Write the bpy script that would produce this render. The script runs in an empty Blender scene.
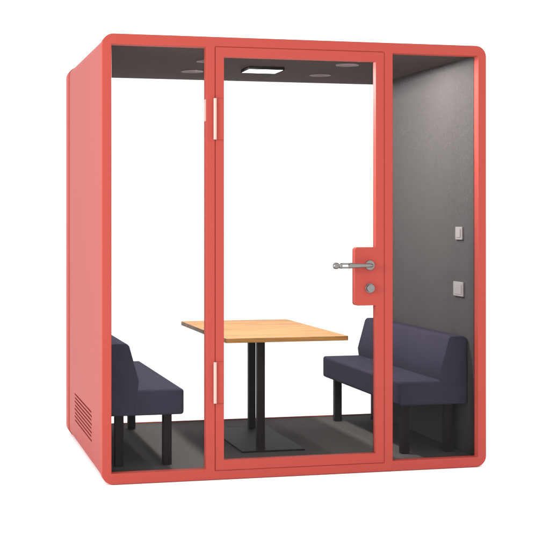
import bpy, bmesh, math, random
from mathutils import Vector, Matrix
random.seed(4)
R = math.radians
scene = bpy.context.scene
COL = scene.collection

# ------------------------------------------------------------------ materials
def mat(name, base, rough=0.5, spec=0.5, metal=0.0, bump=None, vary=None, sheen=0.0):
    """Principled material; bump=(scale, strength), vary=(scale, low, high) multiplies the colour by noise."""
    m = bpy.data.materials.new(name); m.use_nodes = True
    nt = m.node_tree; b = nt.nodes['Principled BSDF']
    b.inputs['Base Color'].default_value = (*base, 1)
    b.inputs['Roughness'].default_value = rough
    b.inputs['Specular IOR Level'].default_value = spec
    b.inputs['Metallic'].default_value = metal
    if sheen:
        b.inputs['Sheen Weight'].default_value = sheen
        b.inputs['Sheen Roughness'].default_value = 0.5
    tc = nt.nodes.new('ShaderNodeTexCoord')
    if vary:
        n = nt.nodes.new('ShaderNodeTexNoise'); n.inputs['Scale'].default_value = vary[0]
        n.inputs['Detail'].default_value = 6
        nt.links.new(tc.outputs['Object'], n.inputs['Vector'])
        mr = nt.nodes.new('ShaderNodeMapRange')
        mr.inputs['From Min'].default_value = 0.3; mr.inputs['From Max'].default_value = 0.7
        mr.inputs['To Min'].default_value = vary[1]; mr.inputs['To Max'].default_value = vary[2]
        nt.links.new(n.outputs['Fac'], mr.inputs['Value'])
        mx = nt.nodes.new('ShaderNodeVectorMath'); mx.operation = 'SCALE'
        mx.inputs[0].default_value = base
        nt.links.new(mr.outputs['Result'], mx.inputs['Scale'])
        nt.links.new(mx.outputs['Vector'], b.inputs['Base Color'])
    if bump:
        n2 = nt.nodes.new('ShaderNodeTexNoise'); n2.inputs['Scale'].default_value = bump[0]
        n2.inputs['Detail'].default_value = 4
        nt.links.new(tc.outputs['Object'], n2.inputs['Vector'])
        bp = nt.nodes.new('ShaderNodeBump'); bp.inputs['Strength'].default_value = bump[1]
        bp.inputs['Distance'].default_value = 0.002
        nt.links.new(n2.outputs['Fac'], bp.inputs['Height'])
        nt.links.new(bp.outputs['Normal'], b.inputs['Normal'])
    return m

def emit(name, col, strength):
    m = bpy.data.materials.new(name); m.use_nodes = True
    b = m.node_tree.nodes['Principled BSDF']
    b.inputs['Base Color'].default_value = (*col, 1)
    b.inputs['Emission Color'].default_value = (*col, 1)
    b.inputs['Emission Strength'].default_value = strength
    return m

def glass_mat():
    """Low-reflection pane: clear, with a faint gloss that grows at grazing angles."""
    m = bpy.data.materials.new('clear_glass'); m.use_nodes = True
    nt = m.node_tree; nt.nodes.clear()
    out = nt.nodes.new('ShaderNodeOutputMaterial')
    mix = nt.nodes.new('ShaderNodeMixShader')
    tr = nt.nodes.new('ShaderNodeBsdfTransparent'); tr.inputs['Color'].default_value = (0.905, 0.905, 0.905, 1)
    gl = nt.nodes.new('ShaderNodeBsdfGlossy'); gl.inputs['Roughness'].default_value = 0.02
    fr = nt.nodes.new('ShaderNodeFresnel'); fr.inputs['IOR'].default_value = 1.12
    nt.links.new(fr.outputs['Fac'], mix.inputs['Fac'])
    nt.links.new(tr.outputs['BSDF'], mix.inputs[1]); nt.links.new(gl.outputs['BSDF'], mix.inputs[2])
    nt.links.new(mix.outputs['Shader'], out.inputs['Surface'])
    return m

def wood_mat():
    m = bpy.data.materials.new('oak_wood'); m.use_nodes = True
    nt = m.node_tree; b = nt.nodes['Principled BSDF']
    tc = nt.nodes.new('ShaderNodeTexCoord')
    mp = nt.nodes.new('ShaderNodeMapping'); mp.inputs['Scale'].default_value = (1.3, 16, 16)
    nt.links.new(tc.outputs['Object'], mp.inputs['Vector'])
    n = nt.nodes.new('ShaderNodeTexNoise'); n.inputs['Scale'].default_value = 1.6
    n.inputs['Detail'].default_value = 8; n.inputs['Roughness'].default_value = 0.62
    n.inputs['Distortion'].default_value = 0.6
    nt.links.new(mp.outputs['Vector'], n.inputs['Vector'])
    cr = nt.nodes.new('ShaderNodeValToRGB')
    e = cr.color_ramp.elements
    e[0].position = 0.30; e[0].color = (0.150, 0.062, 0.013, 1)
    e[1].position = 0.68; e[1].color = (0.43, 0.222, 0.062, 1)
    k = e.new(0.48); k.color = (0.335, 0.157, 0.038, 1)
    nt.links.new(n.outputs['Fac'], cr.inputs['Fac'])
    nt.links.new(cr.outputs['Color'], b.inputs['Base Color'])
    bp = nt.nodes.new('ShaderNodeBump'); bp.inputs['Strength'].default_value = 0.15
    bp.inputs['Distance'].default_value = 0.001
    nt.links.new(n.outputs['Fac'], bp.inputs['Height']); nt.links.new(bp.outputs['Normal'], b.inputs['Normal'])
    b.inputs['Roughness'].default_value = 0.5
    b.inputs['Specular IOR Level'].default_value = 0.2
    return m

RED      = mat('coral_paint', (0.288, 0.047, 0.037), 0.55, 0.05, bump=(900, 0.04))
REDPANEL = mat('coral_panel_paint', (0.252, 0.036, 0.029), 0.5, 0.07, bump=(900, 0.05))
FELT     = mat('grey_felt', (0.062, 0.058, 0.059), 0.95, 0.03, bump=(420, 0.5), vary=(60, 0.9, 1.1))
CEILFELT = mat('charcoal_felt', (0.080, 0.066, 0.064), 0.95, 0.05, bump=(420, 0.4), vary=(50, 0.93, 1.07))
CARPET   = mat('charcoal_carpet', (0.090, 0.085, 0.083), 0.95, 0.02, bump=(600, 0.7), vary=(180, 0.8, 1.2))
FABRIC   = mat('dark_violet_fabric', (0.035, 0.031, 0.050), 0.9, 0.05, bump=(700, 0.35), vary=(90, 0.92, 1.08))
LEGM     = mat('black_leg_paint', (0.016, 0.012, 0.016), 0.6, 0.05)
POSTM    = mat('black_powder_coat', (0.013, 0.010, 0.009), 0.6, 0.06, bump=(1200, 0.05))
WOOD     = wood_mat()
STEEL    = mat('brushed_steel', (0.17, 0.165, 0.16), 0.3, 0.5, 0.9)
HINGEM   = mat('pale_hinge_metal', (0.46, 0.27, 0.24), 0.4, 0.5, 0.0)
PLATE    = mat('grey_switch_plastic', (0.20, 0.185, 0.18), 0.45, 0.3)
OUTLET   = mat('grey_outlet_plastic', (0.29, 0.255, 0.25), 0.8, 0.3)
DARK     = mat('vent_dark', (0.10, 0.018, 0.016), 0.8, 0.1)
BLACK    = mat('light_housing_black', (0.010, 0.009, 0.009), 0.8, 0.0)
GASKET   = mat('red_gap_seal', (0.25, 0.030, 0.020), 0.7, 0.1)
DIFFUSER = emit('lit_diffuser', (1.0, 0.98, 0.95), 4.0)
GLASS    = glass_mat()
WHITE    = mat('white_studio_floor', (0.93, 0.93, 0.93), 0.9, 0.0, vary=(3, 0.995, 1.005))

# ------------------------------------------------------------------ helpers
def empty(name, loc, label, cat, group=None):
    o = bpy.data.objects.new(name, None); COL.objects.link(o)
    o.location = loc; o.empty_display_size = 0.1
    o['label'] = label; o['category'] = cat
    if group: o['group'] = group
    return o

def link(name, bm, m, parent=None, bevel=0.0, seg=2, smooth=True, angle=30):
    bmesh.ops.recalc_face_normals(bm, faces=bm.faces[:])
    me = bpy.data.meshes.new(name); bm.to_mesh(me); bm.free()
    for p in me.polygons: p.use_smooth = smooth
    me.set_sharp_from_angle(angle=R(angle))
    me.materials.append(m)
    o = bpy.data.objects.new(name, me); COL.objects.link(o)
    if parent: o.parent = parent
    if bevel:
        b = o.modifiers.new('edge_rounding', 'BEVEL'); b.width = bevel; b.segments = seg
        b.limit_method = 'ANGLE'; b.angle_limit = R(35); b.harden_normals = True
    return o

def box(bm, x0, x1, y0, y1, z0, z1):
    v = [bm.verts.new(p) for p in ((x0,y0,z0),(x1,y0,z0),(x1,y1,z0),(x0,y1,z0),(x0,y0,z1),(x1,y0,z1),(x1,y1,z1),(x0,y1,z1))]
    for f in ((0,3,2,1),(4,5,6,7),(0,1,5,4),(1,2,6,5),(2,3,7,6),(3,0,4,7)):
        bm.faces.new([v[i] for i in f])
    return bm

def B(*a): return box(bmesh.new(), *a)

def rrect(x0, x1, z0, z1, r=0.0, n=10, rs=None):
    """rounded rectangle outline, counter-clockwise from the lower left; rs = four radii (ll, lr, ur, ul)"""
    rs = rs or (r, r, r, r)
    pts = []
    for (cx, cz, a0, rr) in ((x0, z0, 180, rs[0]), (x1, z0, 270, rs[1]), (x1, z1, 0, rs[2]), (x0, z1, 90, rs[3])):
        if rr <= 0: pts.append((cx, cz)); continue
        ccx = cx + rr if cx == x0 else cx - rr
        ccz = cz + rr if cz == z0 else cz - rr
        for i in range(n + 1):
            a = R(a0 + 90 * i / n); pts.append((ccx + rr * math.cos(a), ccz + rr * math.sin(a)))
    return pts

def sheet(outlines, t0, t1, axis='Y'):
    """flat plate with holes: outlines[0] outside, the rest holes; thickness from t0 to t1 along axis"""
    bm = bmesh.new(); edges = []
    def P(u, v, t): return (u, t, v) if axis == 'Y' else ((t, u, v) if axis == 'X' else (u, v, t))
    for ol in outlines:
        vs = [bm.verts.new(P(u, v, t0)) for u, v in ol]
        edges += [bm.edges.new((vs[i], vs[(i + 1) % len(vs)])) for i in range(len(vs))]
    bmesh.ops.triangle_fill(bm, use_beauty=True, use_dissolve=False, edges=edges)
    r = bmesh.ops.extrude_face_region(bm, geom=bm.faces[:])
    d = Vector(P(0, 0, t1)) - Vector(P(0, 0, t0))
    bmesh.ops.translate(bm, vec=d, verts=[e for e in r['geom'] if isinstance(e, bmesh.types.BMVert)])
    return bm

def prism(pts, y0, y1):
    """polygon in X/Z swept along Y"""
    return sheet([pts], y0, y1, 'Y')

def disc(bm, c, axis, r, h, n=40):
    """cylinder from c along axis for h"""
    axis = Vector(axis).normalized()
    q = Vector((0, 0, 1)).rotation_difference(axis).to_matrix().to_4x4()
    M = Matrix.Translation(Vector(c) + axis * h / 2) @ q
    bmesh.ops.create_cone(bm, cap_ends=True, segments=n, radius1=r, radius2=r, depth=h, matrix=M)
    return bm

def tube(bm, pts, r, n=16, flat=1.0):
    """round tube along points (optionally flattened vertically), closed by caps"""
    rings = []
    pts = [Vector(p) for p in pts]
    for i, p in enumerate(pts):
        a = pts[max(i - 1, 0)]; b = pts[min(i + 1, len(pts) - 1)]
        d = (b - a).normalized()
        up = Vector((0, 0, 1)); s = d.cross(up).normalized(); u = s.cross(d)
        rr = r[i] if isinstance(r, (list, tuple)) else r
        rings.append([bm.verts.new(p + s * rr * math.cos(2 * math.pi * k / n) + u * rr * flat * math.sin(2 * math.pi * k / n)) for k in range(n)])
    for a, b in zip(rings, rings[1:]):
        for k in range(n): bm.faces.new((a[k], a[(k + 1) % n], b[(k + 1) % n], b[k]))
    bm.faces.new(rings[0]); bm.faces.new(list(reversed(rings[-1])))
    return bm

# ------------------------------------------------------------------ the booth
W, D, H, T = 2.103, 1.755, 2.30, 0.045      # outside width, depth, height; shell thickness
FD = 0.064                                   # depth of the front frame
booth = empty('acoustic_booth', (0, 0, 0),
              'coral red framed office phone booth with clear glass front and back, standing on white ground', 'office booth')

# front frame: rounded ring with two mullions, three openings
OX = [(0.049, 0.541), (0.588, 1.514), (1.563, 2.056)]
front = sheet([rrect(0, W, 0, H, 0.060, 14),
               rrect(OX[0][0], OX[0][1], 0.056, 2.245),
               rrect(OX[1][0], OX[1][1], 0.047, 2.249),
               rrect(OX[2][0], OX[2][1], 0.054, 2.244)], 0.0, FD)
link('front_frame', front, RED, booth, 0.0048, 3)
rear = sheet([rrect(0, W, 0, H, 0.060, 14), rrect(0.023, W - 0.023, 0.023, H - 0.023, 0.038, 10)], D - 0.150, D - 0.0205)
lip = sheet([rrect(0.0005, W - 0.0005, 0.0005, H - 0.0005, 0.060, 14), rrect(T + 0.002, W - T - 0.002, 0.0515, 2.262, 0.01, 4)], D - 0.020, D)
tm = bpy.data.meshes.new('tmp'); lip.to_mesh(tm); lip.free(); rear.from_mesh(tm); bpy.data.meshes.remove(tm)
link('rear_frame', rear, RED, booth, 0.0035, 3)

# outer skin between the two frames, set in a few millimetres
y0, y1, ins = FD, D - 0.150, 0.005
def cap_profile(top):
    o, r, n = ins, 0.060 - ins, 12
    x0, x1 = o, W - o
    zc = H - o if top else o
    s = 1 if top else -1
    outer, inner = [], []
    for i in range(n + 1):
        a = R(180 - 90 * i / n); outer.append((x0 + r + r * math.cos(a), zc + s * (-r + r * math.sin(a))))
    for i in range(n + 1):
        a = R(90 - 90 * i / n); outer.append((x1 - r + r * math.cos(a), zc + s * (-r + r * math.sin(a))))
    t = 0.018; r2 = r - t
    for i in range(n + 1):
        a = R(0 + 90 * i / n); inner.append((x1 - r + r2 * math.cos(a), zc + s * (-r + r2 * math.sin(a))))
    for i in range(n + 1):
        a = R(90 + 90 * i / n); inner.append((x0 + r + r2 * math.cos(a), zc + s * (-r + r2 * math.sin(a))))
    return outer + inner
link('roof_panel', prism(cap_profile(True), y0, y1), REDPANEL, booth, 0, smooth=True)
link('base_panel', prism(cap_profile(False), y0, y1), REDPANEL, booth, 0, smooth=True)

# side skins; the left one has a louvred air vent cut through it
slots = []
for i in range(8):
    z = 0.1515 + i * 0.0220
    a, b = 0.463, 1.285
    if i % 2: a += 0.022; b += 0.022
    slots.append(rrect(a, b, z - 0.0050, z + 0.0050, 0.0049, 4))
side = sheet([rrect(y0, y1, 0.060, H - 0.060)] + slots, ins, ins + 0.018, 'X')
sp = link('side_panel', side, REDPANEL, booth, 0, smooth=False)
link('vent_baffle', B(ins + 0.0185, ins + 0.024, 0.44, 1.33, 0.12, 0.335), DARK, sp)
link('side_panel', B(W - ins - 0.018, W - ins, y0, y1, 0.060, H - 0.060), REDPANEL, booth)

# linings inside
yi0, yi1 = FD, D - 0.021
link('wall_lining', B(0.031, T + 0.003, yi0, yi1, T, 2.252), FELT, booth)
link('wall_lining', B(W - T - 0.003, W - 0.031, yi0, yi1, T, 2.252), FELT, booth)
link('ceiling_lining', B(0.0485, W - 0.0485, yi0, yi1, 2.2525, 2.272), CEILFELT, booth)
link('carpet_floor', B(0.0485, W - 0.0485, yi0, yi1, 0.024, 0.046), CARPET, booth)

# fixed panes
def pane(x0, x1, z0, z1, ya, yb, parent, name='glass_pane'):
    return link(name, B(x0, x1, ya, yb, z0, z1), GLASS, parent)
pane(OX[0][0] - .006, OX[0][1] + .006, 0.050, 2.251, 0.050, 0.058, booth)
pane(OX[2][0] - .006, OX[2][1] + .006, 0.048, 2.250, 0.050, 0.058, booth)
pane(T - 0.004, W - T + 0.004, 0.0465, 2.2675, D - 0.016, D - 0.006, booth)
# ceiling light, air outlets, wall plates
cl = link('ceiling_light', sheet([rrect(0.977, 1.195, 0.870, 1.082, 0.004, 3), rrect(0.982, 1.188, 0.8755, 1.0765)], 2.235, 2.2524, 'Z'), BLACK, booth)
link('light_diffuser', B(0.9823, 1.1877, 0.8758, 1.0762, 2.2355, 2.2395), DIFFUSER, cl)
for (x, y) in ((0.705, 1.215), (0.690, 0.665), (1.518, 1.225), (1.512, 0.645)):
    o = link('air_outlet', disc(bmesh.new(), (x, y, 2.2524), (0, 0, -1), 0.068, 0.006, 48), OUTLET, booth, 0.002, 2)
    g = bmesh.new()                       # raised rings of the outlet cone
    for r_ in (0.054, 0.036, 0.018):
        ring = sheet([[(x + r_ * math.cos(2*math.pi*k/36), y + r_ * math.sin(2*math.pi*k/36)) for k in range(36)],
                      [(x + (r_-.005) * math.cos(2*math.pi*k/36), y + (r_-.005) * math.sin(2*math.pi*k/36)) for k in range(36)]], 2.2448, 2.2463, 'Z')
        me = bpy.data.meshes.new('tmp'); ring.to_mesh(me); ring.free(); g.from_mesh(me); bpy.data.meshes.remove(me)
    link('outlet_rings', g, OUTLET, o)
XW = W - T - 0.003
sw = link('wall_switch', B(XW - 0.011, XW - 0.0002, 0.205, 0.305, 1.237, 1.310), PLATE, booth, 0.003, 2)
link('rocker', B(XW - 0.0145, XW - 0.0112, 0.225, 0.285, 1.250, 1.297), PLATE, sw, 0.001, 1)
so = link('wall_socket', B(XW - 0.011, XW - 0.0002, 0.192, 0.335, 0.918, 1.000), PLATE, booth, 0.003, 2)
link('socket_insert', B(XW - 0.0132, XW - 0.0112, 0.212, 0.315, 0.930, 0.988), PLATE, so, 0.001, 1)

# the door: frame flush with the booth front, with pane, lock plate, levers and hinges
DY0, DY1 = -0.001, 0.046
dplate = [(1.466, 0.100), (1.466, 0.884)]
def arc(cx, cz, r, a0, a1, n=8): return [(cx + r * math.cos(R(a0 + (a1 - a0) * i / n)), cz + r * math.sin(R(a0 + (a1 - a0) * i / n))) for i in range(n + 1)]
hole = [(0.634, 0.100), (1.466, 0.100), (1.466, 0.892)]
hole += arc(1.349 + 0.016, 0.892 + 0.016, 0.016, 270, 180)
hole += arc(1.349 + 0.016, 1.203 - 0.016, 0.016, 180, 90)
hole += [(1.466, 1.203), (1.466, 2.197), (0.634, 2.197)]
door = link('door', sheet([rrect(0.5905, 1.5115, 0.0495, 2.2465, 0.003, 3), hole], DY0, DY1), RED, booth, 0.003, 3)
dg = B(0.628, 1.472, 0.028, 0.036, 0.094, 2.203)
link('glass_pane', dg, GLASS, door)
# seal filling the gap round the door, and the stop behind it
link('door_seal', sheet([rrect(0.5882, 1.5138, 0.0472, 2.2488), rrect(0.5903, 1.5117, 0.0493, 2.2467)], 0.0028, 0.040), GASKET, door)
link('door_stop', sheet([rrect(0.5882, 1.5138, 0.0472, 2.2488), rrect(0.600, 1.502, 0.060, 2.236)], 0.0465, 0.060), GASKET, booth)

def lever(side):
    """handle on one face of the door; side -1 = outside, +1 = inside"""
    yf = DY0 if side < 0 else DY1
    cx, cz = 1.431, 1.107
    h = link('door_handle', disc(bmesh.new(), (cx, yf, cz), (0, side, 0), 0.026, 0.009, 40), STEEL, door, 0.002, 2)
    yl = yf + side * 0.052
    bm = bmesh.new()
    neck = [(cx, yf + side * 0.005, cz), (cx, yf + side * 0.030, cz), (cx - 0.003, yf + side * 0.043, cz), (cx - 0.012, yl - side * 0.002, cz), (cx - 0.026, yl, cz)]
    if side > 0:                                    # short thumb lever inside
        tube(bm, neck + [(cx - 0.075, yl, cz)], [0.0095, 0.0095, 0.0098, 0.0098, 0.0095, 0.011], 18)
    else:                                           # long lever outside: widening bar, slot, round end
        tube(bm, neck + [(cx - 0.070, yl, cz), (cx - 0.110, yl, cz), (cx - 0.132, yl, cz)], [0.0095, 0.0095, 0.0095, 0.0095, 0.0092, 0.0110, 0.0135, 0.0145], 20)
        for q in (1, -1):
            tube(bm, [(cx - 0.128, yl, cz + q * 0.0100), (cx - 0.176, yl, cz + q * 0.0100)], [0.0048, 0.0048], 14)
        tube(bm, [(cx - 0.172, yl, cz), (cx - 0.184, yl, cz), (cx - 0.187, yl, cz)], [0.0145, 0.0145, 0.0125], 20)
        tube(bm, [(cx - 0.186, yl, cz), (cx - 0.192, yl, cz)], [0.0100, 0.0100], 20)
        tube(bm, [(cx - 0.191, yl, cz), (cx - 0.194, yl, cz), (cx - 0.199, yl, cz), (cx - 0.208, yl, cz), (cx - 0.215, yl, cz), (cx - 0.219, yl, cz)], [0.0130, 0.0155, 0.0168, 0.0168, 0.0150, 0.0110], 24)
    link('lever', bm, STEEL, door, 0)
    return h
lever(-1); lever(1)
for s_, yf in ((-1, DY0), (1, DY1)):
    bm = bmesh.new(); disc(bm, (1.431, yf, 0.984), (0, s_, 0), 0.0255, 0.008, 40)
    disc(bm, (1.431, yf + s_ * 0.0081, 0.984), (0, s_, 0), 0.021, 0.018, 40)
    link('lock_knob', bm, STEEL, door, 0.002, 2)
for z0_, z1_ in ((1.766, 1.980), (0.398, 0.612)):
    hg = link('hinge', B(0.594, 0.633, -0.0065, -0.0014, z0_, z1_), RED, door, 0.002, 2)
    bm = bmesh.new(); disc(bm, (0.5855, -0.0095, z0_), (0, 0, 1), 0.0085, z1_ - z0_, 24)
    link('hinge_knuckle', bm, HINGEM, hg, 0.001, 1)
link('reflection_strip', B(0.5375, 0.5405, 0.008, 0.046, 1.862, 1.975), HINGEM, booth)  # pale strip added to stand for a white reflection on the mullion return

# ------------------------------------------------------------------ table
TX, TY = 1.040, 0.900
table = empty('table', (TX, TY, 0.046), 'square-edged oak topped table on two black posts, standing between the two benches inside the booth', 'table')
def off(o, p):
    o.location = -p.location; return o
def L(name, bm, m, parent, *a, **k):
    """link at world coordinates under a parent standing elsewhere"""
    bmesh.ops.translate(bm, vec=-Vector(parent.location), verts=bm.verts[:])
    return link(name, bm, m, parent, *a, **k)
top = sheet([rrect(0.700, 1.392, 0.245, 1.555, 0.012, 5)], 0.685, 0.709, 'Z')
L('tabletop', top, WOOD, table, 0.006, 3)
PO = [(0.9595, 0.520), (1.101, 1.315)]
for (px, py) in PO:
    L('post', B(px - 0.0212, px + 0.0212, py - 0.022, py + 0.022, 0.0565, 0.664), POSTM, table, 0.002, 2)
L('base_plate', B(0.848, 1.212, 0.490, 1.375, 0.0465, 0.056), POSTM, table, 0.002, 2)
L('top_bracket', B(0.940, 0.974, 0.480, 1.340, 0.6645, 0.6845), POSTM, table, 0.0015, 1)
L('top_bracket', B(1.080, 1.114, 0.480, 1.340, 0.6645, 0.6845), POSTM, table, 0.0015, 1)

# ------------------------------------------------------------------ benches
def bench(name, base, mirror, label):
    o = empty(name, base, label, 'bench', 'upholstered benches inside the booth')
    def X(x): return (W - x) if mirror else x
    def bx(x0, x1, *a):
        x0, x1 = sorted((X(x0), X(x1))); return B(x0, x1, *a)
    ya, yb = 0.145, 1.615
    st = bx(0.110, 0.452, ya, yb, 0.325, 0.460)
    L('seat', st, FABRIC, o, 0.016, 4)
    prof = [(0.052, 0.327), (0.207, 0.327), (0.207, 0.462), (0.213, 0.508), (0.162, 0.690), (0.150, 0.703), (0.075, 0.703), (0.052, 0.690)]
    bk = prism([(X(x), z) for x, z in prof], ya - 0.0015, yb + 0.0015)
    L('backrest', bk, FABRIC, o, 0.007, 3)
    for (xa, xb) in ((0.357, 0.403), (0.100, 0.146)):
        for yc in (0.262, 1.520):
            L('leg', bx(xa, xb, yc - 0.023, yc + 0.023, 0.0465, 0.3245), LEGM, o, 0.002, 1)
    return o
bench('bench', (0.25, 0.88, 0.046), False, 'dark violet upholstered bench backed against the louvred side wall, left of the table')
bench('bench', (W - 0.25, 0.88, 0.046), True, 'dark violet upholstered bench against grey felt wall below the switch plates')

# ------------------------------------------------------------------ setting
bm = bmesh.new(); bmesh.ops.create_circle(bm, cap_ends=True, segments=96, radius=400)
g = link('ground', bm, WHITE); g['kind'] = 'structure'; g.location = (0, 0, -0.002)

# ------------------------------------------------------------------ light
w = bpy.data.worlds.new('World'); scene.world = w; w.use_nodes = True
bg = w.node_tree.nodes['Background']; bg.inputs['Color'].default_value = (1, 1, 1, 1); bg.inputs['Strength'].default_value = 1.95

def lamp(name, kind, loc, target, energy, size=1.0, col=(1, 1, 1), sy=None):
    l = bpy.data.lights.new(name, kind); l.energy = energy; l.color = col
    if kind == 'AREA':
        l.size = size
        if sy: l.shape = 'RECTANGLE'; l.size_y = sy
    else: l.shadow_soft_size = size
    o = bpy.data.objects.new(name, l); COL.objects.link(o); o.location = loc
    if target is not None:
        o.rotation_euler = (Vector(target) - Vector(loc)).to_track_quat('-Z', 'Y').to_euler()
    return o
lamp('key_softbox', 'AREA', (-5.0, -3.0, 2.2), (0.2, 0.2, 1.1), 360, 1.6, (1, 0.97, 0.94))
for nm, loc, p in (('interior_fill', (0.86, 0.80, 2.20), 240), ('wall_fill', (1.54, 0.42, 2.225), 46)):  # added fill spots without fixtures, brightening the interior and the right wall
    sl = lamp(nm, 'SPOT', loc, (loc[0], loc[1], 0), p, 0.085 if nm == 'interior_fill' else 0.025, (1, 0.97, 0.95))
    sl.data.spot_size = R(179.6); sl.data.spot_blend = 0.0

# ------------------------------------------------------------------ camera
cd = bpy.data.cameras.new('camera'); cam = bpy.data.objects.new('camera', cd); COL.objects.link(cam)
a = math.atan2(356, 1365)
cam.location = (-0.89960, -6.93236, 1.354)
cam.rotation_euler = (R(90), 0, -a)
cd.sensor_width = 36; cd.lens = 1365 / 550 * 36
cd.shift_y = -(275 - 219) / 550
cd.clip_start = 0.1; cd.clip_end = 2000
scene.camera = cam

scene.view_settings.view_transform = 'Standard'; scene.view_settings.look = 'None'
scene.view_settings.exposure = 0; scene.view_settings.gamma = 1
scene.cycles.transparent_max_bounces = 24
scene.cycles.max_bounces = 10
